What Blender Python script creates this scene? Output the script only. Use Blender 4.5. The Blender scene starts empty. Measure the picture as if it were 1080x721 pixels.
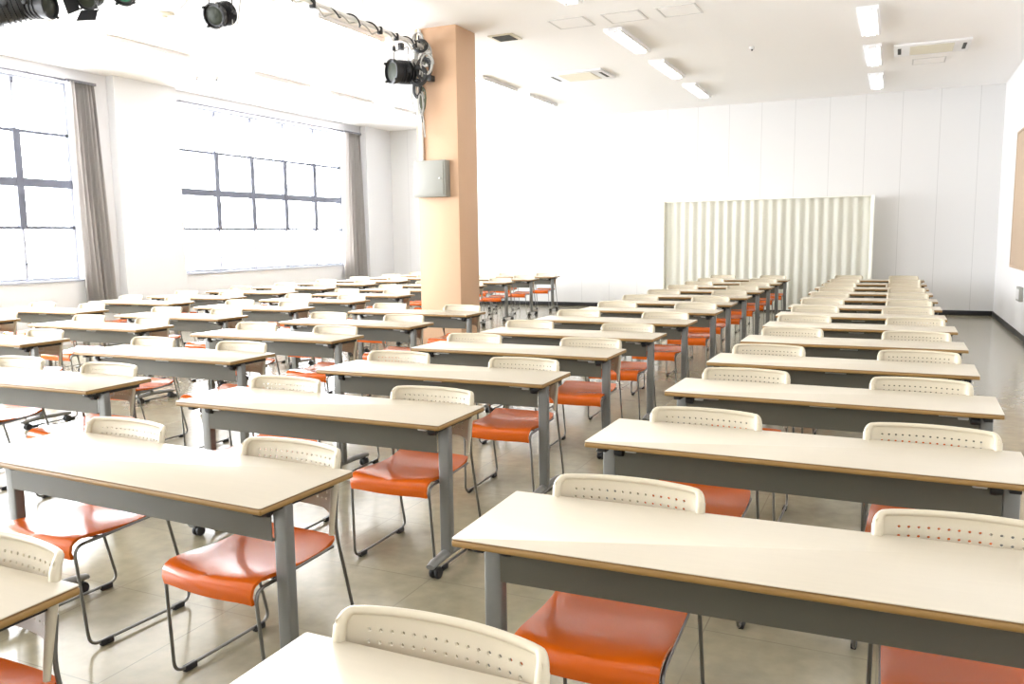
import bpy, bmesh, math, random
from mathutils import Vector, Matrix
random.seed(7)
C = bpy.context.scene.collection
PI = math.pi

# ------------------------------------------------------------------ materials
def mat(name, color, rough=0.5, metal=0.0, spec=0.5, bump=None, vary=None, coat=0.0):
    """bump=(scale, strength, stretch); vary=(scale, amount, stretch)"""
    m = bpy.data.materials.new(name); m.use_nodes = True
    nt = m.node_tree; b = nt.nodes['Principled BSDF']
    b.inputs['Base Color'].default_value = (*color, 1)
    b.inputs['Roughness'].default_value = rough
    b.inputs['Metallic'].default_value = metal
    b.inputs['Specular IOR Level'].default_value = spec
    b.inputs['Coat Weight'].default_value = coat
    def noise(scale, stretch, det=4):
        tc = nt.nodes.new('ShaderNodeTexCoord'); mp = nt.nodes.new('ShaderNodeMapping')
        mp.inputs['Scale'].default_value = stretch
        nz = nt.nodes.new('ShaderNodeTexNoise'); nz.inputs['Scale'].default_value = scale
        nz.inputs['Detail'].default_value = det
        nt.links.new(tc.outputs['Object'], mp.inputs[0]); nt.links.new(mp.outputs[0], nz.inputs['Vector'])
        return nz
    if vary:
        nz = noise(vary[0], vary[2]); mx = nt.nodes.new('ShaderNodeMix'); mx.data_type = 'RGBA'
        lo = [max(0, c * (1 - vary[1])) for c in color]; hi = [min(1, c * (1 + vary[1])) for c in color]
        mx.inputs[6].default_value = (*lo, 1); mx.inputs[7].default_value = (*hi, 1)
        nt.links.new(nz.outputs['Fac'], mx.inputs[0]); nt.links.new(mx.outputs[2], b.inputs['Base Color'])
    if bump:
        nz = noise(bump[0], bump[2]); bp = nt.nodes.new('ShaderNodeBump')
        bp.inputs['Strength'].default_value = bump[1]; bp.inputs['Distance'].default_value = 0.01
        nt.links.new(nz.outputs['Fac'], bp.inputs['Height']); nt.links.new(bp.outputs[0], b.inputs['Normal'])
    return m

def emit(name, color, strength):
    m = bpy.data.materials.new(name); m.use_nodes = True
    b = m.node_tree.nodes['Principled BSDF']
    b.inputs['Base Color'].default_value = (*color, 1)
    b.inputs['Emission Color'].default_value = (*color, 1)
    b.inputs['Emission Strength'].default_value = strength
    return m

def glass_mat():
    m = bpy.data.materials.new('window_glass'); m.use_nodes = True
    nt = m.node_tree; nt.nodes.clear()
    out = nt.nodes.new('ShaderNodeOutputMaterial'); mx = nt.nodes.new('ShaderNodeMixShader')
    tr = nt.nodes.new('ShaderNodeBsdfTransparent'); gl = nt.nodes.new('ShaderNodeBsdfGlossy')
    lw = nt.nodes.new('ShaderNodeLayerWeight'); lw.inputs[0].default_value = .5
    pw = nt.nodes.new('ShaderNodeMath'); pw.operation = 'POWER'; pw.inputs[1].default_value = 5
    fr = nt.nodes.new('ShaderNodeMath'); fr.operation = 'MULTIPLY_ADD'; fr.inputs[1].default_value = .8; fr.inputs[2].default_value = .03
    nt.links.new(lw.outputs['Facing'], pw.inputs[0]); nt.links.new(pw.outputs[0], fr.inputs[0])
    gl.inputs['Roughness'].default_value = 0.02
    nt.links.new(fr.outputs[0], mx.inputs[0]); nt.links.new(tr.outputs[0], mx.inputs[1])
    nt.links.new(gl.outputs[0], mx.inputs[2]); nt.links.new(mx.outputs[0], out.inputs[0])
    return m

def line_mat(name, color, dark, pitch, width, axis, rough=0.7, phase=0.0, axis2=None, bumpy=0.0, spec=0.4, mottled=0.0):
    """surface with thin dark joint lines every `pitch` metres along one or two object axes"""
    m = mat(name, color, rough, spec=spec); nt = m.node_tree; b = nt.nodes['Principled BSDF']
    tc = nt.nodes.new('ShaderNodeTexCoord'); sp = nt.nodes.new('ShaderNodeSeparateXYZ')
    nt.links.new(tc.outputs['Object'], sp.inputs[0])
    def M(op, a, bb=None, c=None):
        n = nt.nodes.new('ShaderNodeMath'); n.operation = op
        for i, v in enumerate((a, bb, c)):
            if v is None: continue
            if isinstance(v, (int, float)): n.inputs[i].default_value = v
            else: nt.links.new(v, n.inputs[i])
        return n.outputs[0]
    def line(ax):
        v = M('ADD', sp.outputs[ax], phase + 1000 * pitch)
        v = M('FRACT', M('DIVIDE', v, pitch))
        d = M('MINIMUM', v, M('SUBTRACT', 1.0, v))
        return M('LESS_THAN', d, width / pitch / 2)
    f = line(axis)
    if axis2 is not None: f = M('MAXIMUM', f, line(axis2))
    mx = nt.nodes.new('ShaderNodeMix'); mx.data_type = 'RGBA'
    mx.inputs[6].default_value = (*color, 1); mx.inputs[7].default_value = (*dark, 1)
    if mottled:
        nz = nt.nodes.new('ShaderNodeTexNoise'); nz.inputs['Scale'].default_value = 1.7; nz.inputs['Detail'].default_value = 6
        nt.links.new(tc.outputs['Object'], nz.inputs['Vector'])
        nz2 = nt.nodes.new('ShaderNodeTexNoise'); nz2.inputs['Scale'].default_value = 14; nz2.inputs['Detail'].default_value = 3
        nt.links.new(tc.outputs['Object'], nz2.inputs['Vector'])
        s = M('ADD', M('MULTIPLY', nz.outputs['Fac'], .7), M('MULTIPLY', nz2.outputs['Fac'], .3))
        s = M('MULTIPLY_ADD', s, 2.2, -.6)
        mm = nt.nodes.new('ShaderNodeMix'); mm.data_type = 'RGBA'; mm.clamp_factor = True
        mm.inputs[6].default_value = (*[c * (1 - mottled) for c in color], 1)
        mm.inputs[7].default_value = (*[min(1, c * (1 + mottled)) for c in color], 1)
        nt.links.new(s, mm.inputs[0]); nt.links.new(mm.outputs[2], mx.inputs[6])
        r = M('MULTIPLY_ADD', nz2.outputs['Fac'], .04, rough - .02); nt.links.new(r, b.inputs['Roughness'])
    nt.links.new(f, mx.inputs[0]); nt.links.new(mx.outputs[2], b.inputs['Base Color'])
    return m

M_ = dict(
    wall=mat('white_paint', (.72, .72, .73), .65, bump=(60, .03, (1, 1, 1))),
    wall_right=mat('white_paint_right', (.78, .775, .775), .6, bump=(50, .03, (1, 1, 1))),
    ceiling=mat('ceiling_board', (.93, .915, .905), .85, bump=(90, .04, (1, 1, 1))),
    back=line_mat('wall_panels', (.68, .675, .665), (.55, .545, .535), .618, .010, 0, rough=.6, phase=-.028),
    floor=line_mat('floor_tiles', (.27, .24, .16), (.21, .185, .125), .6, .005, 0, rough=.17, axis2=1, spec=.8, mottled=.32),
    base=mat('baseboard_vinyl', (.02, .02, .022), .5),
    top=mat('cream_laminate', (.56, .505, .405), .40, vary=(6, .035, (1, 14, 14)), spec=.75),
    edge=mat('tan_edge', (.27, .155, .045), .45, vary=(20, .12, (.5, 3, 3))),
    groove=mat('dark_brown_groove_shade', (.20, .11, .035), .6),  # dark brown puts the recess shade below the tabletop into the colour
    steel=mat('grey_painted_steel', (.095, .090, .068), .4, spec=.45, bump=(300, .02, (1, 1, 1))),
    post=mat('silver_grey_paint', (.19, .19, .178), .35, metal=.3),
    shelf=mat('shelf_wire', (.62, .62, .62), .3, metal=.7),
    rubber=mat('black_rubber', (.012, .012, .013), .55),
    chrome=mat('dark_chrome_tube', (.20, .195, .185), .28, metal=.9),
    cream=mat('cream_plastic', (.53, .475, .36), .33, spec=.5),
    orange=mat('orange_vinyl', (.56, .098, .003), .23, spec=.5, bump=(40, .05, (1, 1, 1)), vary=(5, .08, (1, 1, 1))),
    peach=mat('peach_pillar_paint', (.60, .39, .25), .6, bump=(25, .05, (1, 1, 1)), vary=(1.5, .05, (1, 1, 1))),
    box=mat('grey_box_paint', (.29, .29, .26), .5),
    conduit=mat('conduit_white', (.8, .78, .74), .5),
    winwhite=mat('window_frame_pale', (.44, .46, .54), .4),
    windark=mat('window_frame_dark', (.14, .15, .19), .4, metal=.2),
    glass=glass_mat(),
    curtain=mat('grey_curtain_cloth', (.50, .475, .455), .85, bump=(120, .1, (1, 1, 1))),
    rail=mat('curtain_rail_metal', (.16, .16, .18), .4, metal=.4),
    accordion=mat('cream_accordion_vinyl', (.93, .92, .84), .55),
    board=mat('tan_cork', (.50, .38, .275), .9, bump=(200, .2, (1, 1, 1)), vary=(60, .08, (1, 1, 1))),
    fixture=mat('fixture_white', (.85, .85, .86), .4),
    tube=emit('fluorescent_tube', (1.0, .985, .96), 8.0),
    ac=mat('ac_beige', (.74, .70, .58), .5),
    vent=mat('vent_dark', (.05, .05, .045), .6),
    seam=mat('hatch_trim', (.66, .65, .64), .6),
    black=mat('stage_light_black', (.012, .012, .013), .45),
    lens=mat('stage_lens', (.025, .03, .018), .5, spec=.25),
    purple=mat('purple_gel', (.06, .05, .11), .3),
    green=mat('green_gel', (.0, .11, .05), .3),
    cable_black=mat('black_cable', (.02, .02, .02), .5),
    cable_grey=mat('grey_cable', (.42, .41, .38), .5),
    cable_green=mat('olive_cable', (.10, .12, .07), .5),
    pipe=mat('white_pipe', (.75, .73, .70), .4),
)

# ------------------------------------------------------------------ mesh helpers
class MB:
    def __init__(s): s.bm = bmesh.new()
    def box(s, x0, x1, y0, y1, z0, z1, bevel=0.0, seg=2):
        r = bmesh.ops.create_cube(s.bm, size=1.0)
        for v in r['verts']:
            v.co = Vector(((x0 + x1) / 2 + v.co.x * (x1 - x0), (y0 + y1) / 2 + v.co.y * (y1 - y0), (z0 + z1) / 2 + v.co.z * (z1 - z0)))
        if bevel:
            es = list({e for v in r['verts'] for e in v.link_edges})
            bmesh.ops.bevel(s.bm, geom=es, offset=bevel, segments=seg, affect='EDGES', profile=.5)
        return s
    def tube(s, pts, r, seg=8, caps=True, closed=False):
        pts = [Vector(p) for p in pts]; n = len(pts)
        rs = r if isinstance(r, (list, tuple)) else [r] * n
        tan = []
        for i in range(n):
            a = pts[(i - 1) % n] if (closed or i > 0) else pts[i]; b = pts[(i + 1) % n] if (closed or i < n - 1) else pts[i]
            tan.append((b - a).normalized())
        ref = Vector((0, 0, 1)) if abs(tan[0].z) < .9 else Vector((1, 0, 0))
        nrm = (ref - tan[0] * ref.dot(tan[0])).normalized()
        rings = []
        for i in range(n):
            nrm = (nrm - tan[i] * nrm.dot(tan[i])).normalized(); bi = tan[i].cross(nrm)
            rr = rs[i] if isinstance(rs[i], tuple) else (rs[i], rs[i])
            rings.append([s.bm.verts.new(pts[i] + nrm * math.cos(2 * PI * k / seg) * rr[0] + bi * math.sin(2 * PI * k / seg) * rr[1]) for k in range(seg)])
        m = n if closed else n - 1
        for i in range(m):
            a, b = rings[i], rings[(i + 1) % n]
            for k in range(seg): s.bm.faces.new((a[k], a[(k + 1) % seg], b[(k + 1) % seg], b[k]))
        if caps and not closed:
            s.bm.faces.new(list(reversed(rings[0]))); s.bm.faces.new(rings[-1])
        return s
    def lathe(s, prof, origin, axis, seg=16, cap0=True, cap1=True):
        """prof: list of (distance along axis, radius)"""
        ax = Vector(axis).normalized(); o = Vector(origin)
        ref = Vector((0, 0, 1)) if abs(ax.z) < .9 else Vector((1, 0, 0))
        u = (ref - ax * ref.dot(ax)).normalized(); v = ax.cross(u)
        rings = [[s.bm.verts.new(o + ax * d + (u * math.cos(2 * PI * k / seg) + v * math.sin(2 * PI * k / seg)) * r) for k in range(seg)] for d, r in prof]
        for a, b in zip(rings, rings[1:]):
            for k in range(seg): s.bm.faces.new((a[k], a[(k + 1) % seg], b[(k + 1) % seg], b[k]))
        if cap0: s.bm.faces.new(list(reversed(rings[0])))
        if cap1: s.bm.faces.new(rings[-1])
        return s
    def build(s, name, m, parent=None, smooth=True, angle=40, loc=None):
        bmesh.ops.recalc_face_normals(s.bm, faces=s.bm.faces)
        if smooth:
            for f in s.bm.faces: f.smooth = True
            lim = math.radians(angle)
            for e in s.bm.edges:
                if len(e.link_faces) == 2 and e.calc_face_angle(0) > lim: e.smooth = False
        me = bpy.data.meshes.new(name); s.bm.to_mesh(me); s.bm.free()
        me.materials.append(m)
        o = bpy.data.objects.new(name, me); C.objects.link(o)
        if parent: o.parent = parent
        if loc: o.location = loc
        return o

def tag(o, label, cat, group=None):
    o['label'] = label; o['category'] = cat
    if group: o['group'] = group
    return o
def empty(name, loc=(0, 0, 0), rz=0):
    o = bpy.data.objects.new(name, None); C.objects.link(o); o.location = loc; o.rotation_euler = (0, 0, rz)
    o.empty_display_size = .1
    return o
def structure(o): o['kind'] = 'structure'; return o
def copy_tree(o, parent=None):
    c = o.copy(); C.objects.link(c); c.parent = parent
    for ch in list(kids.get(o.name, [])): copy_tree(ch, c)
    return c
kids = {}
def index_children():
    kids.clear()
    for o in C.objects:
        if o.parent: kids.setdefault(o.parent.name, []).append(o)

def fillet(pts, r, n=5):
    """round the inner corners of a polyline"""
    pts = [Vector(p) for p in pts]; out = [pts[0]]
    for i in range(1, len(pts) - 1):
        a, b, c = pts[i - 1], pts[i], pts[i + 1]
        rr = r[i - 1] if isinstance(r, (list, tuple)) else r
        d1 = min(rr, (a - b).length * .48); d2 = min(rr, (c - b).length * .48)
        p0 = b + (a - b).normalized() * d1; p2 = b + (c - b).normalized() * d2
        for k in range(n + 1):
            t = k / n; out.append(p0 * (1 - t) ** 2 + b * 2 * t * (1 - t) + p2 * t * t)
    out.append(pts[-1]); return out

# ------------------------------------------------------------------ room
XL, XR, YB, YF, H = -11.1, 1.633, 16.955, -5.5, 4.03
structure(MB().box(XL - .3, XR + .3, YF - .3, YB + .3, -.12, 0).build('floor', M_['floor'], smooth=False))
structure(MB().box(XL - .3, XR + .3, YF - .3, YB + .3, H, H + .15).build('ceiling', M_['ceiling'], smooth=False))
structure(MB().box(XL - .3, XR + .3, YB, YB + .2, 0, H).build('wall_back', M_['back'], smooth=False))
structure(MB().box(XR, XR + .2, YF, YB, 0, H).build('wall_right', M_['wall_right'], smooth=False))
structure(MB().box(XL - .3, XR + .3, YF - .2, YF, 0, H).build('wall_front', M_['wall'], smooth=False))
structure(MB().box(-4.6, XR, YB - .014, YB, 0, .085, .003).box(XL, -4.6, YB - .014, YB, 0, .085, .003).build('baseboard_back', M_['base']))
structure(MB().box(XR - .014, XR, YF, YB - .014, 0, .085, .003).build('baseboard_right', M_['base']))
# left wall with window openings
Z0, Z1 = .96, 3.83
wins = [(-4.6, 2.2), (2.9, 8.66), (10.62, 15.32)]
w = MB()
w.box(XL - .22, XL, YF, YB, 0, Z0); w.box(XL - .22, XL, YF, YB, Z1, H)
ys = [YF] + [v for p in wins for v in p] + [YB]
for i in range(0, len(ys), 2): w.box(XL - .22, XL, ys[i], ys[i + 1], Z0, Z1)
structure(w.build('wall_left', M_['wall'], smooth=False))
# flat wall piers beside the windows
structure(MB().box(XL, XL + .16, 9.28, 10.5, 0, H, .004).build('trim_1', M_['wall'], smooth=False))
structure(MB().box(XL, XL + .16, 15.95, YB, 0, H, .004).build('trim_2', M_['wall'], smooth=False))

def window(n, y0, y1, mull, rail_px=None):
    root = empty('window_%d' % n, (XL - .15, (y0 + y1) / 2, Z0)); structure(root)
    def L(y): return y - (y0 + y1) / 2
    def Z(z): return z - Z0
    # pale slim outer frame and full height mullions
    f = MB()
    a, b = L(y0), L(y1); h = Z1 - Z0
    f.box(-.03, .03, a, a + .045, 0, h).box(-.03, .03, b - .045, b, 0, h)
    f.box(-.03, .03, a + .045, b - .045, 0, .04).box(-.03, .03, a + .045, b - .045, h - .035, h)
    for m in mull: f.box(-.02, .02, L(m) - .022, L(m) + .022, .04, h - .035)
    f.build('window_frame', M_['winwhite'], root, smooth=False)
    # dark structural grid in the middle band
    d = MB()
    for m in mull: d.box(-.03, .045, L(m) - .055, L(m) + .055, Z(1.70), Z(3.10))
    d.box(-.02, .03, a, b, Z(3.05), Z(3.095))
    d.box(-.03, .04, a, b, Z(2.30), Z(2.42))
    d.box(-.02, .03, a, b, Z(1.70), Z(1.745))
    d.box(-.02, .032, a, a + .05, Z(Z0 + .02), Z(3.09))
    d.build('transom_grid', M_['windark'], root, smooth=False)
    # thin guard rail, handles and top brackets
    k = MB()
    k.tube([(-.045, a, Z(1.205)), (-.045, b, Z(1.205))], .006, 6)
    for m in mull:
        k.box(.02, .045, L(m) - .035, L(m) + .035, Z(1.195), Z(1.215)); k.box(.0, .035, L(m) - .03, L(m) + .03, h - .11, h - .035)
    k.box(.0, .05, a, a + .06, 0, .12).box(.0, .05, a - .02, a + .06, h - .13, h - .02)
    k.build('window_fitting', M_['windark'], root, smooth=False)
    MB().box(-.004, .0, a, b, .02, h - .02).build('pane', M_['glass'], root, smooth=False)
    MB().box(.05, .17, a, b, -.03, .0, .003).build('window_sill', M_['winwhite'], root, smooth=False)
    return root
window(1, *wins[1], [3.85, 4.85, 5.85, 6.85, 7.84])
window(2, *wins[2], [11.61, 12.53, 13.47, 14.41])
window(3, *wins[0], [-3.6, -2.5, -1.4, -.3, .9])

def curtain(y0, y1, yb0, yb1, label, side):
    root = empty('curtain', (XL + .13, (y0 + y1) / 2, .5))
    tag(root, label, 'curtain', 'gathered window curtains')
    b = MB(); n = 90; nz = 26; zt = 3.82; zb = .50
    grid = []
    for j in range(nz + 1):
        t = j / nz; z = zt + (zb - zt) * t; row = []
        q0 = y0 + (yb0 - y0) * t ** .8 - .03 * math.sin(PI * t) * side; q1 = y1 + (yb1 - y1) * t ** .8
        for i in range(n + 1):
            u = i / n
            amp = .045 * (1 + .25 * math.sin(3 * u + 1))
            x = amp * math.sin(u * 2 * PI * 6.5 + .5 * math.sin(t * 2.4 + u * 5)) + .012 * math.sin(u * 41 + t * 3)
            row.append((x, q0 + (q1 - q0) * u + .012 * math.sin(u * 30 + t * 4), z))
        grid.append(row)
    V = [[b.bm.verts.new((x, y - (y0 + y1) / 2, z - .5)) for x, y, z in row] for row in grid]
    for j in range(nz):
        for i in range(n): b.bm.faces.new((V[j][i], V[j][i + 1], V[j + 1][i + 1], V[j + 1][i]))
    bmesh.ops.solidify(b.bm, geom=b.bm.faces[:], thickness=.004)
    b.build('curtain_fabric', M_['curtain'], root, angle=80)
    MB().box(-.05, .05, y0 - (y0 + y1) / 2 - .02, y1 - (y0 + y1) / 2 + .02, 3.31, 3.35, .004).build('header_tape', M_['rail'], root)
    return root
curtain(8.50, 8.94, 8.56, 9.10, 'grey gathered curtain at the right edge of the left window', 1)
curtain(15.14, 15.72, 14.98, 15.88, 'pale grey gathered curtain beside the far window, close to the pillar', 1)
def curtain_rail(y0, y1, label):
    r = empty('curtain_rail', (XL + .13, (y0 + y1) / 2, 3.83)); tag(r, label, 'curtain rail', 'curtain rails')
    h = (y1 - y0) / 2
    MB().box(-.015, .015, -h, h, -.015, .015, .003).build('rail', M_['rail'], r)
    k = int((y1 - y0) / .95)
    for i in range(k + 1): y = -h + .05 + i * (2 * h - .1) / k; MB().box(-.13, .015, y - .012, y + .012, .0, .02).build('bracket', M_['rail'], r, smooth=False)
curtain_rail(2.8, 8.96, 'dark curtain rail above the left window')
curtain_rail(10.55, 15.80, 'dark curtain rail above the far window')

# pillar
PX0, PX1, PY0, PY1 = -5.45, -4.875, 9.05, 9.56
structure(MB().box(PX0, PX1, PY0, PY1, 0, H, .008, 2).build('pillar', M_['peach']))
r = empty('electrical_box', (-5.215, PY0, 2.0)); tag(r, 'grey metal electrical box mounted on the front of the peach pillar', 'electrical box')
MB().box(-.225, .225, -.13, 0, 0, .44, .008).build('box_body', M_['box'], r)
MB().box(-.205, .205, -.142, -.13, .02, .42, .005).build('box_door', M_['box'], r)
MB().lathe([(0, .012), (.012, .012), (.014, .009)], (.16, -.142, .22), (0, -1, 0), 12).build('lock', M_['shelf'], r)
r = MB().tube([(0, 0, 0), (0, 0, 1.56)], .022, 12).build('conduit_pipe', M_['conduit'], loc=(-5.365, PY0 - .024, 2.45))
tag(r, 'pale conduit running up the pillar above the grey box', 'conduit')

# right wall board and small box
r = empty('notice_board', (XR, 12.9, .97)); tag(r, 'tan notice board on the right wall, cut by the photo edge', 'notice board')
MB().box(-.02, 0, -1.85, 1.85, 0, 1.98, .002).build('cork_panel', M_['board'], r)
b = MB()
for (y0, y1, z0, z1) in ((-1.87, 1.87, -.02, .012), (-1.87, 1.87, 1.968, 2.0), (-1.87, -1.84, .012, 1.968), (1.84, 1.87, .012, 1.968)): b.box(-.028, 0, y0, y1, z0, z1, .002)
b.build('board_frame', M_['board'], r)
r = empty('wall_socket_box', (XR, 13.45, .52)); tag(r, 'small grey box low on the right wall below the notice board', 'wall box')
MB().box(-.05, 0, -.16, .16, 0, .2, .006).build('box_body', M_['box'], r)
MB().box(-.056, -.05, -.13, .13, .03, .17, .003).build('cover', M_['seam'], r)

# accordion partition in front of the back wall
ax0, ax1 = -4.27, -.40
r = empty('accordion_partition', ((ax0 + ax1) / 2, YB - .30, 0)); tag(r, 'cream pleated folding partition standing against the back wall', 'partition')
b = MB(); n = 46; hw = (ax1 - ax0) / 2; prof = []
for i in range(n + 1):
    x = -hw + 2 * hw * i / n
    y = -.04 if i % 2 else 0
    prof.append((x, y))
pts = []
for i in range(n):
    (xa, ya), (xb, yb) = prof[i], prof[i + 1]
    for k in range(4):
        t = k / 4; s_ = t * t * (3 - 2 * t); pts.append((xa + (xb - xa) * t, ya + (yb - ya) * s_))
pts.append(prof[-1])
lo = [b.bm.verts.new((x, y, .04)) for x, y in pts]; hi = [b.bm.verts.new((x, y, 2.16)) for x, y in pts]
for i in range(len(pts) - 1): b.bm.faces.new((lo[i], lo[i + 1], hi[i + 1], hi[i]))
bmesh.ops.solidify(b.bm, geom=b.bm.faces[:], thickness=.012)
b.build('pleated_panel', M_['accordion'], r)
for sx in (-1, 1):
    MB().box(sx * hw - .03, sx * hw + .03, -.13, .09, 0, 2.18, .005).build('end_post', M_['accordion'], r)
MB().box(-hw, hw, -.10, .06, 2.155, 2.175, .004).build('top_track', M_['accordion'], r)

# ------------------------------------------------------------------ ceiling fittings
def ceiling_light_proto():
    r = empty('ceiling_light', (0, 0, H))
    b = MB(); L = .67
    # folded reflector housing, open below
    prof = [(-.115, -.003), (-.115, -.045), (-.095, -.058), (-.055, -.02), (.055, -.02), (.095, -.058), (.115, -.045), (.115, -.003)]
    A = [b.bm.verts.new((x, -L, z)) for x, z in prof]; B = [b.bm.verts.new((x, L, z)) for x, z in prof]
    for i in range(len(prof)):
        j = (i + 1) % len(prof); b.bm.faces.new((A[i], A[j], B[j], B[i]))
    b.bm.faces.new(A); b.bm.faces.new(list(reversed(B)))
    b.build('housing', M_['fixture'], r, angle=25)
    for sx in (-.034, .034):
        MB().tube([(sx, -L + .03, -.042), (sx, L - .03, -.042)], .016, 10).build('tube', M_['tube'], r)
    for sy in (-1, 1):
        MB().box(-.06, .06, sy * (L - .02) - .012, sy * (L - .02) + .012, -.062, -.018, .003).build('end_cap', M_['fixture'], r)
    return r
cl = ceiling_light_proto()
index_children()
files = [(-.39, 'right-hand', [15.45, 13.25, 11.15]), (-3.25, 'second from the right', [14.9, 12.8, 10.75]),
         (-6.1, 'past the pillar', [14.5, 12.65]), (-9.0, 'near the windows', [14.6, 12.6, 10.75, 8.15])]
ordw = ['farthest', 'second farthest', 'third farthest', 'fourth farthest']
first = True
for X, nm, yy in files:
    step = 2.05; full = list(yy)
    while full[-1] - step > -4.5: full.append(full[-1] - step)
    for i, y in enumerate(full):
        if X == -3.25 and i == 3: y = 8.05
        o = cl if first else copy_tree(cl); first = False
        o.location = (X, y, H)
        w_ = ordw[i] if i < 4 else None
        lab = ('%s ceiling strip light in the line %s' % (w_, nm)) if w_ else 'strip light above the front seats, number %d from the back, line %s' % (i + 1, nm)
        tag(o, lab, 'ceiling light', 'ceiling strip lights')

r = empty('ceiling_air_conditioner', (.345, 13.15, H)); tag(r, 'beige ceiling air conditioner with two dark end slots beside the strip lights', 'air conditioner', 'ceiling air conditioners')
MB().box(-.47, .47, -.38, .38, -.03, 0, .006).build('panel', M_['fixture'], r)
b = MB().box(-.27, .27, -.28, .28, -.038, -.03, .003)
for i in range(9): b.box(-.26, .26, -.25 + i * .06, -.225 + i * .06, -.043, -.038)
b.build('intake_grille', M_['ac'], r, smooth=False)
for sx in (-1, 1): MB().box(sx * .40 - .022, sx * .40 + .022, -.2, .2, -.034, -.03).build('outlet_slot', M_['vent'], r, smooth=False)
index_children()
a2 = copy_tree(r); a2.location = (-4.63, 12.7, H); tag(a2, 'faint beige ceiling air conditioner over the middle of the hall', 'air conditioner', 'ceiling air conditioners')

def hatch(x0, x1, y0, y1, label):
    r = empty('ceiling_hatch', ((x0 + x1) / 2, (y0 + y1) / 2, H)); tag(r, label, 'ceiling hatch', 'square ceiling hatches')
    hx, hy = (x1 - x0) / 2, (y1 - y0) / 2
    b = MB()
    for q in ((-hx, hx, -hy, -hy + .02), (-hx, hx, hy - .02, hy), (-hx, -hx + .02, -hy + .02, hy - .02), (hx - .02, hx, -hy + .02, hy - .02)): b.box(*q, -.006, 0)
    b.build('hatch_frame', M_['seam'], r, smooth=False)
    MB().box(-hx + .02, hx - .02, -hy + .02, hy - .02, -.003, 0).build('hatch_panel', M_['ceiling'], r, smooth=False)
hatch(.12, .57, 13.95, 14.40, 'square ceiling hatch just behind the beige air conditioner')
hatch(-3.85, -3.40, 9.42, 9.87, 'leftmost of the three ceiling hatches near the middle strip light')
hatch(-3.20, -2.75, 9.45, 9.90, 'middle one of the three ceiling hatches')
hatch(-2.56, -2.11, 9.47, 9.92, 'rightmost of the three ceiling hatches')
r = empty('ceiling_vent', (-4.63, 9.92, H)); tag(r, 'small dark vent with a beige rim on the ceiling right of the pillar', 'ceiling vent')
MB().box(-.17, .17, -.17, .17, -.012, 0, .003).build('rim', M_['ac'], r)
b = MB()
for i in range(6): b.box(-.12, .12, -.13 + i * .045, -.10 + i * .045, -.02, -.012)
b.build('louvre', M_['vent'], r, smooth=False)
def detector(x, y, rad, m, label):
    r = empty('smoke_detector', (x, y, H)); tag(r, label, 'smoke detector', 'round ceiling detectors')
    MB().lathe([(0, rad), (.02, rad), (.035, rad * .75)], (0, 0, 0), (0, 0, -1), 20).build('base', m, r)
    MB().lathe([(.035, rad * .4), (.05, rad * .35), (.055, rad * .1)], (0, 0, 0), (0, 0, -1), 14).build('sensor', M_['vent'] if rad < .05 else m, r)
detector(-7.54, 7.13, .11, M_['ac'], 'round beige detector on the ceiling near the hanging stage lamps')
detector(-1.88, 11.98, .035, M_['seam'], 'small round ceiling sensor between the two right strip light lines')
detector(-9.70, 10.14, .045, M_['seam'], 'right of two small ceiling sensors above the wall pier')
detector(-9.95, 9.98, .03, M_['seam'], 'left of two small ceiling sensors above the wall pier')

# ------------------------------------------------------------------ stage lights, batten and cables
PZ = 3.79
r = empty('lighting_batten', (-5.27, 7.4, PZ)); tag(r, 'pale pipe wrapped in dark cable running from the pillar overhead', 'lighting batten')
MB().tube([(0, 1.65, 0), (0, -2.4, 0)], .024, 12).build('pipe', M_['pipe'], r)
b = MB(); pts = []
for i in range(260):
    t = i / 259; y = 1.6 - t * 4.0
    ra = .034 + .012 * math.sin(t * 23); a = t * 2 * PI * 11
    pts.append((ra * math.cos(a), y, ra * math.sin(a) - .006))
b.tube(pts, .009, 6); b.build('wound_cable', M_['cable_black'], r)
b = MB(); pts = []
for i in range(200):
    t = i / 199; y = 1.6 - t * 4.0
    pts.append((.03 * math.cos(t * 60), y, .03 * math.sin(t * 60) - .04 * abs(math.sin(t * 16)) - .015))
b.tube(pts, .008, 6); b.build('hanging_cable', M_['cable_grey'], r)
b = MB()
for n_, y in enumerate((1.35, .95, .62, -.55, -1.0)): b = MB(); b.box(-.028, .028, y - .022, y + .022, -.05, .03, .008); b.build('clamp', M_['black'], r)
for y in (.3, -1.9): MB().tube([(0, y, .0), (0, y, H - PZ)], .008, 6).build('hanger_rod', M_['pipe'], r)
# small plug hanging from the batten
r = empty('cable_plug', (-5.27, 8.3, PZ - .03)); tag(r, 'small black plug dangling under the cable wrapped pipe', 'plug')
MB().tube([(0, 0, 0), (.004, 0, -.05), (0, 0, -.09)], .004, 6).build('cord', M_['cable_grey'], r)
MB().lathe([(0, .012), (.02, .02), (.05, .02), (.055, .012)], (0, 0, -.09), (0, 0, -1), 10).build('plug_body', M_['black'], r)
# the cross pipe for the lamps at the top left
r = empty('lighting_batten', (-6.9, 5.95, 3.93)); tag(r, 'crosswise pipe above the top left stage lamps', 'lighting batten')
MB().tube([(-2.1, 0, 0), (1.63, 0, 0)], .024, 12).build('pipe', M_['pipe'], r)
for x in (-1.8, 0, 1.5): MB().tube([(x, 0, 0), (x, 0, H - 3.93)], .008, 6).build('hanger_rod', M_['pipe'], r)

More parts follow.
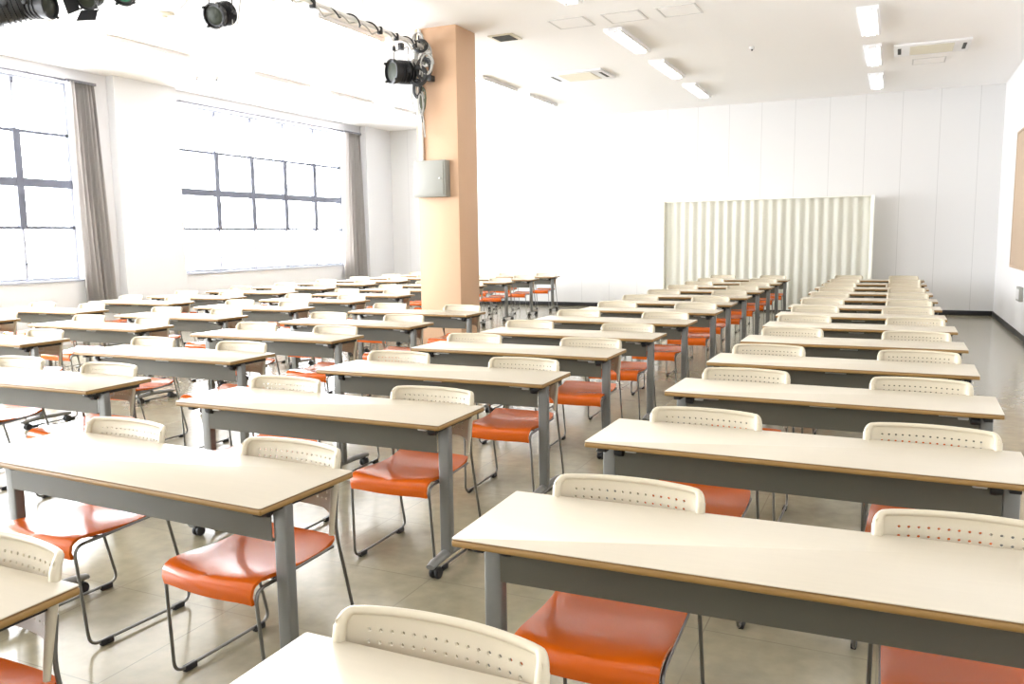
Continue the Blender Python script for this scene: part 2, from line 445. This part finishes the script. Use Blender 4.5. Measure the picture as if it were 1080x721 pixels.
def stage_lamp(name, loc, aim, R, L, label, hang, gel=None, square=False, clampz=None):
    """can-shaped lamp; aim = direction of the lens; hang = height of the yoke top above the centre"""
    r = empty(name, loc); tag(r, label, 'stage lamp', 'black stage lamps')
    a = Vector(aim).normalized()
    MB().lathe([(-L * .55, R * .35), (-L * .52, R * .62), (-L * .35, R * .80), (-L * .12, R * .86), (L * .28, R * .9), (L * .30, R * 1.0), (L * .45, R * 1.02), (L * .46, R * .9), (L * .38, R * .86)], (0, 0, 0), a, 22).build('lamp_housing', M_['black'], r)
    MB().lathe([(L * .33, R * .84), (L * .37, R * .8), (L * .41, R * .45), (L * .425, R * .05)], (0, 0, 0), a, 22).build('lens', gel or M_['lens'], r)
    side = a.cross(Vector((0, 0, 1))).normalized(); up = side.cross(a).normalized()
    # ventilation fins
    b = MB()
    for k in range(5):
        t = -L * .38 + k * L * .12
        b.lathe([(t, R * .80), (t + .004, R * .98), (t + .012, R * .98), (t + .016, R * .80)], (0, 0, 0), a, 22, False, False)
    b.build('cooling_fin', M_['black'], r)
    # yoke
    z = Vector((0, 0, 1)); w_ = R * 1.12
    MB().tube(fillet([side * w_, side * w_ + z * hang * .9, -side * w_ + z * hang * .9, -side * w_], .03, 4), (.006 if R < .2 else .01), 6).build('yoke', M_['black'], r)
    MB().box(-.03, .03, -.03, .03, hang * .9 - .01, hang * .9 + .07, .008).build('clamp', M_['black'], r)
    for sgn in (-1, 1):
        MB().lathe([(0, R * .2), (R * .18, R * .2), (R * .22, R * .12)], side * sgn * w_, side * sgn, 10).build('knob', M_['black'], r)
    # accessory frame clips
    for k in range(4):
        an = PI / 4 + k * PI / 2; c = (side * math.cos(an) + up * math.sin(an)) * R * 1.02 + a * L * .45
        MB().lathe([(0, R * .12), (R * .16, R * .10)], c, a, 8).build('clip', M_['black'], r)
    if square:
        for k in range(4):
            b = MB(); d = [side, up, -side, -up][k]; e = [up, -side, -up, side][k]
            c0 = a * L * .46 + d * R * .9; c1 = a * (L * .46 + R * 1.1) + d * R * 1.5
            q = [c0 - e * R * .85, c0 + e * R * .85, c1 + e * R * .95, c1 - e * R * .95]
            V = [b.bm.verts.new(p) for p in q] + [b.bm.verts.new(p + d * .006) for p in q]
            for f in ((0, 1, 2, 3), (7, 6, 5, 4), (0, 4, 5, 1), (1, 5, 6, 2), (2, 6, 7, 3), (3, 7, 4, 0)): b.bm.faces.new([V[i] for i in f])
            b.build('barn_door', M_['black'], r, smooth=False)
    return r
stage_lamp('stage_lamp', (-5.50, 8.82, 3.49), (-.42, -.86, -.05), .145, .34, 'black round stage lamp clamped beside the top of the peach pillar', .30)
stage_lamp('stage_lamp', (-5.83, 6.20, 3.60), (.1, -.95, -.35), .115, .26, 'black stage lamp hanging alone beneath the ceiling left of the cable pipe', .36)
stage_lamp('stage_lamp', (-7.84, 5.80, 3.83), (.93, .25, -.05), .125, .36, 'large black stage lamp second from the top left corner', .10)
stage_lamp('stage_lamp', (-8.06, 5.68, 3.81), (-.72, -.62, -.25), .155, .40, 'large black stage lamp with purple gel at the top left corner', .14, gel=M_['purple'])
stage_lamp('stage_lamp', (-7.28, 5.98, 3.885), (.25, -.75, -.45), .105, .20, 'black stage lamp with open flaps third from the top left corner', .06, square=True)
stage_lamp('stage_lamp', (-6.78, 5.98, 3.90), (.2, -.75, -.6), .125, .24, 'black stage lamp with a green gel at the top edge', .06, gel=M_['green'])
stage_lamp('stage_lamp', (-6.50, 6.02, 3.93), (.2, -.8, -.5), .085, .20, 'small black stage lamp between the green one and the lone hanging lamp', .05)
# cable loops
b = MB().tube(fillet([(-5.78, 6.3, 3.60), (-5.70, 6.2, 3.50), (-5.62, 6.15, 3.44), (-5.54, 6.1, 3.47), (-5.47, 6.08, 3.70), (-5.44, 6.08, 3.98)], .12, 6), .006, 6)
tag(b.build('lamp_cable', M_['cable_grey']), 'thin grey cable looping under the lone hanging stage lamp', 'cable', 'thin lamp cables')
b = MB().tube(fillet([(-6.42, 6.0, 3.92), (-6.35, 6.0, 3.70), (-6.20, 6.02, 3.63), (-6.05, 6.02, 3.70), (-5.98, 6.02, 3.90)], .12, 6), .006, 6)
tag(b.build('lamp_cable', M_['cable_grey']), 'thin drooping cable between the green lamp and the lone hanging lamp', 'cable', 'thin lamp cables')

# messy cable bundle at the pillar head
r = empty('cable_bundle', (-5.28, PY0 - .09, 3.5)); tag(r, 'tangled bundle of black, grey and olive cable coils on the pillar head', 'cable bundle')
rnd = random.Random(3)
def coil(cx, cy, cz, rad, turns, m, name, thick=.011, tall=1.0):
    pts = []
    n = int(turns * 18)
    for i in range(n + 1):
        t = i / n; a = t * turns * 2 * PI
        rr = rad * (1 + .18 * math.sin(a * .37 + cx * 9))
        pts.append((cx + rr * math.cos(a), cy - .02 * math.sin(a * .5) - .02 * t, cz + rr * tall * math.sin(a)))
    MB().tube(pts, thick, 6).build(name, m, r)
coil(.02, -.02, .20, .10, 3, M_['cable_grey'], 'coil', .012, 1.3)
coil(-.03, -.05, .36, .06, 2, M_['cable_grey'], 'coil', .011, 1.4)
coil(.05, -.05, .02, .09, 4, M_['cable_black'], 'coil', .014, 1.2)
coil(-.02, -.07, -.06, .10, 4, M_['cable_black'], 'coil', .014, 1.0)
coil(.10, -.06, .06, .07, 2, M_['cable_grey'], 'coil', .012, 1.5)
coil(-.05, -.06, -.20, .045, 3, M_['cable_black'], 'coil', .010, 2.2)
coil(.03, -.08, .28, .08, 3, M_['cable_black'], 'coil', .010, .8)
coil(.06, -.03, .14, .075, 3, M_['pipe'], 'coil', .012, 1.1)
coil(-.06, -.04, .10, .06, 3, M_['cable_grey'], 'coil', .012, .9)
coil(.0, -.05, -.38, .030, 3, M_['cable_grey'], 'coil', .010, 4.2)
coil(.02, -.04, -.33, .026, 2, M_['cable_green'], 'coil', .010, 4.6)
for k, (x0, x1, z1, m) in enumerate([(-.08, -.06, -.72, 'cable_grey'), (-.04, -.01, -.60, 'cable_black'), (0, .02, -.78, 'cable_grey'), (.04, .0, -.55, 'cable_green'), (-.10, -.12, -.45, 'cable_grey'), (-.02, -.045, -.9, 'pipe')]):
    MB().tube(fillet([(x0, -.03, .45 - k * .03), (x0 + .03, -.06, .1), (x1 - .03, -.05, -.3), (x1, -.03, z1)], .15, 4), .010, 6).build('hanging_strand', M_[m], r)
MB().box(.07, .15, -.08, .02, -.13, -.06, .01).build('junction_box', M_['black'], r)

# ------------------------------------------------------------------ training table (origin: centre of the front edge, on the floor; depth along +y)
TW, TD, TH = 1.5, .44, .70
def round_rect(hx, y0, y1, rad, n=4):
    pts = []
    for (cx, cy, a0) in ((hx - rad, y0 + rad, -PI / 2), (hx - rad, y1 - rad, 0), (-hx + rad, y1 - rad, PI / 2), (-hx + rad, y0 + rad, PI)):
        for k in range(n + 1):
            a = a0 + k / n * PI / 2; pts.append((cx + rad * math.cos(a), cy + rad * math.sin(a)))
    return pts
def make_table():
    r = empty('training_table')
    def ring_mesh(prof, name, m, cap=False):
        b = MB(); rings = []
        for o_, z in prof:
            Q = round_rect(TW / 2 + o_, -o_, TD + o_, .006 + o_ * .5); rings.append([b.bm.verts.new((x, y, z)) for x, y in Q])
        for A, B in zip(rings, rings[1:]):
            for i in range(len(A)): b.bm.faces.new((A[i], A[(i + 1) % len(A)], B[(i + 1) % len(A)], B[i]))
        if cap: b.bm.faces.new(rings[0]); b.bm.faces.new(list(reversed(rings[-1])))
        return b.build(name, m, r, angle=50)
    ring_mesh([(-.0008, TH), (0, TH - .0008), (0, TH - .0028), (-.006, TH - .0030), (-.006, TH - .022)], 'tabletop', M_['top'], True)
    ring_mesh([(-.0060, TH - .0031), (-.0010, TH - .0032), (-.0010, TH - .0072), (-.006, TH - .0073)], 'edge_line', M_['groove'])
    ring_mesh([(-.0060, TH - .0073), (-.001, TH - .0074), (.0008, TH - .009), (.0008, TH - .0215), (-.001, TH - .0235), (-.010, TH - .0236)], 'edge_band', M_['edge'])
    # modesty panel with folded lips
    b = MB().box(-.667, .667, .128, .131, .541, .655, 0).box(-.667, .667, .131, .150, .541, .544).box(-.667, .667, .131, .150, .652, .655)
    b.build('modesty_panel', M_['steel'], r, smooth=False)
    b = MB().box(-.72, .72, .060, .085, .664, .6775, .003).box(-.67, .67, .345, .375, .65, .6775, .003)
    b.build('support_rail', M_['steel'], r)
    # wire book shelf under the top
    b = MB()
    for y in (.17, .185, .20, .23, .26, .29, .32): b.tube([(-.56, y, .605), (.56, y, .605)], .0028, 5)
    for x in (-.56, -.28, 0, .28, .56): b.tube([(x, .16, .655), (x, .16, .602), (x, .33, .602), (x, .33, .655)], .003, 5)
    b.build('book_shelf', M_['shelf'], r)
    b = MB()
    for sx in (-1, 1):
        MB().box(sx * .60 - .022, sx * .60 + .022, .112, .126, .640, .652, .003).box(sx * .55 - .05, sx * .55 + .05, .116, .126, .650, .657, .002).build('lock_lever', M_['shelf'], r, smooth=False)
    MB().box(-.06, .06, .116, .126, .650, .656, .002).build('name_plate_holder', M_['shelf'], r, smooth=False)
    for sx in (-1, 1):
        x = sx * .694
        b = MB().tube([(x, .155, .07), (x, .155, .665)], [(.0275, .019)] * 2, 16)
        # rectangular post with rounded corners
        b.bm.free(); b = MB().box(x - .027, x + .027, .135, .175, .075, .662, .007, 3)
        b.build('post', M_['post'], r)
        MB().box(x - .018, x + .018, .04, .385, .652, .6775, .004).build('top_bracket', M_['rubber'], r)
        MB().lathe([(0, .018), (.022, .022), (.034, .020), (.037, .012)], (x - sx * .028, .125, .640), (-sx, 0, 0), 14).build('hinge_knob', M_['rubber'], r)
        b = MB(); pts = [(x, -.005, .066), (x, .03, .072), (x, .155, .080), (x, .38, .072), (x, .425, .066)]
        b.tube(pts, [(.012, .020), (.016, .024), (.018, .026), (.016, .024), (.012, .020)], 14)
        ft = b.build('foot', M_['post'], r)
        for y in (.035, .385):
            c = MB()
            for dx in (-.013, .013):
                c.lathe([(-.009, .010), (-.009, .024), (-.005, .027), (.005, .027), (.009, .024), (.009, .010)], (x + dx, y + .010, .027), (1, 0, 0), 16)
            c.lathe([(0, .012), (.05, .012)], (x, y, .020), (0, 0, 1), 10)
            c.box(x - .006, x + .006, y - .012, y + .022, .020, .058, .003)
            c.build('caster', M_['rubber'], ft)
    return r

# ------------------------------------------------------------------ chair (origin: floor under the top of the back; sitter faces -y)
def curved(s, z):
    """point on the mid surface of the back shell, s in -1..1 across"""
    zz = (z - .50) / .265
    y = .034 * (1 - abs(s) ** 2.2) - .040 * (1 - zz) + .010 * zz * zz
    if abs(s) > .9: y -= .012 * ((abs(s) - .9) / .1) ** 2
    return Vector((.222 * s, y - .030, z))
def make_back(r):
    b = MB()
    cols = 15; rows = 7; x0, x1 = -.80, .80; za, zb = .570, .730
    xs = [x0 + (x1 - x0) * i / cols for i in range(cols + 1)]; zs = [za + (zb - za) * j / rows for j in range(rows + 1)]
    X = [-1, -.95, -.90, -.85] + xs + [.85, .90, .95, 1]
    def zmin(s):
        a = abs(s)
        return .548 if a < .72 else .548 - .05 * ((a - .72) / .28) ** 1.6
    def ztop(s): return .760 - (.014 * (max(0, abs(s) - .86) / .14) ** 2) - .004 * s * s
    def th(s, z):
        e = min(ztop(s) - z, .2)
        t = .0028 + .0045 * math.exp(-max(e, 0) / .008) + .006 * max(0, (abs(s) - .84) / .16)
        return t
    def rings(sign):
        V = {}
        def vert(s, z):
            k = (round(s, 5), round(z, 5))
            if k not in V:
                p = curved(s, z); d = Vector((0, sign, 0)) * th(s, z); V[k] = b.bm.verts.new(p + d)
            return V[k]
        return vert
    F, B = rings(-1), rings(1)
    def column(s):
        lo = zmin(s); mid = (lo + za) / 2; hi = ztop(s)
        return [lo, mid] + zs + [zb + (hi - zb) * .6, hi]
    n = len(X); allrim = []
    for i in range(n - 1):
        ca, cb = column(X[i]), column(X[i + 1])
        for j in range(len(ca) - 1):
            q = ((X[i], ca[j]), (X[i + 1], cb[j]), (X[i + 1], cb[j + 1]), (X[i], ca[j + 1]))
            hole = 4 <= i < 4 + cols and 2 <= j < 2 + rows
            if hole:
                cs = (X[i] + X[i + 1]) / 2; cz = (ca[j] + ca[j + 1]) / 2; rs = .0042 / .222; rz = .0042
                pass
                # ring[0] = lower-left of the bottom side, going counter-clockwise
                ring = [(cs + rs * math.cos(math.radians(d)), cz + rz * math.sin(math.radians(d))) for d in (247.5, 292.5, 337.5, 22.5, 67.5, 112.5, 157.5, 202.5)]
                for vf, flip in ((F, False), (B, True)):
                    R_ = [vf(*p) for p in ring]; Q = [vf(*p) for p in q]
                    fs = [(Q[0], Q[1], R_[1], R_[0]), (Q[1], Q[2], R_[3], R_[2]), (Q[2], Q[3], R_[5], R_[4]), (Q[3], Q[0], R_[7], R_[6]),
                          (Q[1], R_[2], R_[1]), (Q[2], R_[4], R_[3]), (Q[3], R_[6], R_[5]), (Q[0], R_[0], R_[7])]
                    for f in fs: b.bm.faces.new(f if not flip else tuple(reversed(f)))
                for k in range(8):
                    a, c = ring[k], ring[(k + 1) % 8]
                    b.bm.faces.new((F(*a), F(*c), B(*c), B(*a)))
            else:
                b.bm.faces.new([F(*p) for p in q]); b.bm.faces.new([B(*p) for p in reversed(q)])
        b.bm.faces.new((F(X[i], ca[0]), B(X[i], ca[0]), B(X[i + 1], cb[0]), F(X[i + 1], cb[0])))
        b.bm.faces.new((F(X[i], ca[-1]), F(X[i + 1], cb[-1]), B(X[i + 1], cb[-1]), B(X[i], ca[-1])))
    for s in (-1, 1):
        c = column(s)
        for j in range(len(c) - 1): b.bm.faces.new((F(s, c[j]), F(s, c[j + 1]), B(s, c[j + 1]), B(s, c[j])))
    # thick rounded rim: up one side, over the top, down the other
    pts = []; rad = []
    def side(sg, ks):
        for k in ks:
            z = .470 + (.726 - .470) * k / 8; p = curved(sg, z); pts.append(p - Vector((sg * .004, 0, 0))); w_ = min(1, k / 5); rad.append((.0085 + .0060 * w_, .0085 + .0045 * w_))
    def corner(sg, ks):
        for k in ks:
            a_ = k / 6 * PI / 2; s_ = .90 + .095 * math.cos(a_); z = .728 + .0235 * math.sin(a_)
            p = curved(sg * s_, z); pts.append(p - Vector((sg * .004 * (1 - k / 6), 0, 0))); rad.append((.0135 - .004 * k / 6, .0125 - .003 * k / 6))
    side(-1, range(9)); corner(-1, range(7))
    for k in range(1, 20):
        s_ = -.90 + 1.80 * k / 20; pts.append(curved(s_,   .7515 + (ztop(s_) - ztop(.9)))); rad.append((.0095, .0095))
    corner(1, range(6, -1, -1)); side(1, range(8, -1, -1))
    b.tube(pts, rad, 10)
    return b.build('backrest', M_['cream'], r, angle=55)

def make_chair():
    r = empty('chair')
    # seat pad: profile along y, saddle across x
    prof = [(-.445, .362), (-.452, .388), (-.448, .412), (-.436, .428), (-.415, .437), (-.38, .438), (-.33, .434), (-.27, .429), (-.20, .425), (-.14, .427), (-.09, .434), (-.055, .444), (-.038, .451)]
    b = MB(); nx = 14; T = []; B = []
    for j, (y, z) in enumerate(prof):
        ra, rb = [], []
        hw = .200 if j < 9 else .200 - .009 * ((j - 8) / 4) ** 2
        if j < 2: hw = .198
        for i in range(nx + 1):
            u = -1 + 2 * i / nx
            sag = -.012 * (1 - u * u) if 4 <= j <= 11 else -.004 * (1 - u * u)
            ybow = -.016 * (1 - u * u) if j < 6 else (.010 * (1 - u * u) if j > 10 else 0)
            edge = -.006 * (abs(u) ** 8)
            p = Vector((hw * u, y + ybow, z + sag + edge))
            t = .013 if j > 3 else .010
            off = Vector((0, .012, 0)) if j < 3 else (Vector((0, .009, -.009)) if j < 5 else Vector((0, 0, -t)))
            ra.append(b.bm.verts.new(p)); rb.append(b.bm.verts.new(p + off))
        T.append(ra); B.append(rb)
    for j in range(len(prof) - 1):
        for i in range(nx):
            b.bm.faces.new((T[j][i], T[j][i + 1], T[j + 1][i + 1], T[j + 1][i])); b.bm.faces.new((B[j][i], B[j + 1][i], B[j + 1][i + 1], B[j][i + 1]))
        for i in (0, nx): b.bm.faces.new((T[j][i], T[j + 1][i], B[j + 1][i], B[j][i]))
    for j in (0, len(prof) - 1):
        for i in range(nx): b.bm.faces.new((T[j][i], T[j][i + 1], B[j][i + 1], B[j][i]))
    b.build('seat', M_['orange'], r, angle=50)
    make_back(r)
    for sx in (-1, 1):
        x = sx * .216
        path = [(sx * .221, -.052, .62), (sx * .221, -.068, .49), (sx * .224, .045, .017), (sx * .216, -.412, .017), (sx * .203, -.436, .402), (sx * .199, -.30, .405), (sx * .196, -.055, .416)]
        P = fillet(path, [.06, .045, .045, .045, .05], 6)
        MB().tube(P, .0062, 10).build('side_frame', M_['chrome'], r)
    MB().tube([(-.19, -.10, .412), (0, -.10, .396), (.19, -.10, .412)], .006, 8).build('seat_crossbar', M_['chrome'], r)
    MB().tube([(-.192, -.33, .405), (0, -.33, .394), (.192, -.33, .405)], .006, 8).build('seat_crossbar', M_['chrome'], r)
    for sx in (-1, 1):
        for y in (-.345, -.015):
            MB().box(sx * .2195 - .010, sx * .2195 + .010, y - .026, y + .026, 0, .022, .004).build('glide', M_['rubber'], r)
    return r

table0 = make_table(); chair0 = make_chair(); index_children()
# columns: left edge x, list of (front y, dx, rotation in degrees, [(left chair centre or None), (right chair centre or None)])
ORD = ['first', 'second', 'third', 'fourth', 'fifth', 'sixth', 'seventh', 'eighth', 'ninth', 'tenth', 'eleventh', 'twelfth', 'thirteenth', 'fourteenth']
COL = [
 (-1.037, 'the rightmost table line', [
   (.82, -.012, 0, .30, 1.20), (1.855, .003, 1.4, .352, 1.25), (2.95, -.026, -.4, .370, 1.21), (4.08, -.003, -1.0, .325, 1.175), (5.15, -.009, -.6, .31, 1.20),
   (6.27, .014, -.1, .32, 1.19), (7.39, .018, -.1, .30, 1.20), (8.43, -.006, 0, .33, 1.18), (9.46, .0, 0, .32, 1.2), (10.6, .01, 0, .31, 1.19), (11.75, 0, 0, .33, 1.2),
   (12.85, -.01, 0, .32, 1.18), (14.0, 0, 0, .32, 1.2), (15.2, 0, 0, .32, 1.19)]),
 (-3.166, 'the line right of the pillar', [
   (.80, -.019, 0, None, 1.205), (1.862, -.008, -2.4, .33, 1.205), (2.975, -.06, .3, .315, 1.21), (4.05, -.032, .5, .31, 1.195), (5.125, -.02, .3, .30, 1.23), (6.18, .0, -.3, .27, 1.165),
   (7.33, .003, -.1, .31, 1.19), (8.48, .033, 0, .32, 1.2), (9.55, 0, 0, .31, 1.18), (10.66, 0, 0, .32, 1.2), (11.78, 0, 0, .32, 1.19), (12.80, .01, 0, .33, 1.2), (13.86, 0, 0, .32, 1.19), (14.97, 0, 0, .32, 1.2)]),
 (-5.467, 'the line ending at the pillar', [
   (3.0, .05, .8, .32, 1.14), (4.11, .02, .0, .3, 1.175), (5.26, -.026, -.3, .33, 1.20), (6.35, .011, -.2, .27, 1.165), (7.55, -.036, -.3, .27, 1.205)]),
 (-7.766, 'the line passing behind the pillar', [
   (4.24, .033, .0, .32, 1.19), (5.36, .02, -.3, .32, 1.2), (6.39, -.004, .2, .31, 1.19), (7.51, .002, .2, .33, 1.18), (8.68, -.007, .2, .32, 1.2), (9.82, -.016, 0, .3, 1.19), (10.97, 0, 0, .32, 1.2),
   (12.13, 0, 0, .32, 1.19), (13.30, 0, 0, .32, 1.19), (14.38, .02, 0, .32, 1.17), (15.50, .008, 0, .32, 1.18)]),
 (-9.99, 'the line nearest the windows', [
   (5.36, .014, 0, None, 1.19), (6.48, -.005, .2, .32, 1.2), (7.80, .013, 0, .32, 1.19), (8.80, 0, 0, .31, 1.19), (9.94, .006, 0, .32, 1.2), (11.04, -.014, 0, .33, 1.18), (12.2, -.005, 0, .32, 1.19),
   (13.29, -.008, 0, .32, 1.19), (14.4, 0, 0, .32, 1.2), (15.5, 0, 0, .32, 1.19)]),
]
SPECIAL_T = {(0, 0): 'cream table cropped at the bottom of the photo in the middle', (1, 0): 'cream table whose right corner shows at the bottom left edge',
             (0, 1): 'large cream table at the lower right, in front of the second row'}
SPECIAL_C = {(0, 0, 0): 'nearest chair, cream perforated backrest at the bottom edge of the photo'}
ft = fc = True
for ci, (cx, cname, rows) in enumerate(COL):
    for ri, (y, dx, rot, cl_, cr_) in enumerate(rows):
        t = table0 if ft else copy_tree(table0); ft = False
        px = cx + dx + TW / 2; a = math.radians(rot)
        t.location = (px, y, 0); t.rotation_euler = (0, 0, a)
        tag(t, SPECIAL_T.get((ci, ri), 'cream top grey frame table, %s from the camera in %s' % (ORD[ri], cname)), 'table', 'training tables')
        for side, u in ((0, cl_), (1, cr_)):
            if u is None: continue
            c = chair0 if fc else copy_tree(chair0); fc = False
            lx = u - TW / 2; ly = TD + .040 + random.uniform(-.004, .016)
            c.location = (px + lx * math.cos(a) - ly * math.sin(a), y + lx * math.sin(a) + ly * math.cos(a), 0)
            c.rotation_euler = (0, 0, a + math.radians(random.uniform(-1.2, 1.2)))
            tag(c, SPECIAL_C.get((ci, ri, side), 'orange seat chair, %s place at table %s of %s' % (('left', 'right')[side], ORD[ri], cname)), 'chair', 'orange seat chairs')

# ------------------------------------------------------------------ daylight, world, camera
world = bpy.data.worlds.new('sky'); bpy.context.scene.world = world; world.use_nodes = True
wn = world.node_tree; bg = wn.nodes['Background']
bg.inputs[0].default_value = (.93, .96, 1.0, 1); bg.inputs[1].default_value = 18.0
for i, (y0, y1) in enumerate(wins):
    l = bpy.data.lights.new('window_daylight', 'AREA'); l.shape = 'RECTANGLE'; l.size = y1 - y0; l.size_y = Z1 - Z0
    l.cycles.is_portal = True
    o = bpy.data.objects.new('window_daylight', l); C.objects.link(o)
    o.location = (XL - .23, (y0 + y1) / 2, (Z0 + Z1) / 2)
    o.rotation_euler = Matrix(((0, 0, -1), (1, 0, 0), (0, -1, 0))).to_euler() if False else (PI / 2, 0, -PI / 2)

F_PX, YAW, PITCH, ROLL, CH = 871.401, .43313, .12465, -.01294, 1.48246
cam = bpy.data.cameras.new('camera'); co = bpy.data.objects.new('camera', cam); C.objects.link(co)
cam.sensor_fit = 'HORIZONTAL'; cam.sensor_width = 36; cam.lens = F_PX / 1080 * 36
cam.clip_start = .02; cam.clip_end = 100
fwd = Vector((-math.sin(YAW) * math.cos(PITCH), math.cos(YAW) * math.cos(PITCH), -math.sin(PITCH)))
rt = Vector((math.cos(YAW), math.sin(YAW), 0)); up = rt.cross(fwd)
r2 = rt * math.cos(ROLL) + up * math.sin(ROLL); u2 = up * math.cos(ROLL) - rt * math.sin(ROLL)
mw = Matrix((r2, u2, -fwd)).transposed().to_4x4(); mw.translation = Vector((0, 0, CH))
co.matrix_world = mw
sc = bpy.context.scene; sc.camera = co
sc.view_settings.view_transform = 'Standard'; sc.view_settings.look = 'None'
sc.view_settings.gamma = 1; sc.view_settings.use_curve_mapping = False
sc.view_settings.exposure = 0.68
sc.cycles.use_denoising = True
sc.cycles.max_bounces = 10; sc.cycles.diffuse_bounces = 6; sc.cycles.glossy_bounces = 4; sc.cycles.transparent_max_bounces = 12
sc.cycles.sample_clamp_indirect = 8
sc.cycles.caustics_reflective = False; sc.cycles.caustics_refractive = False
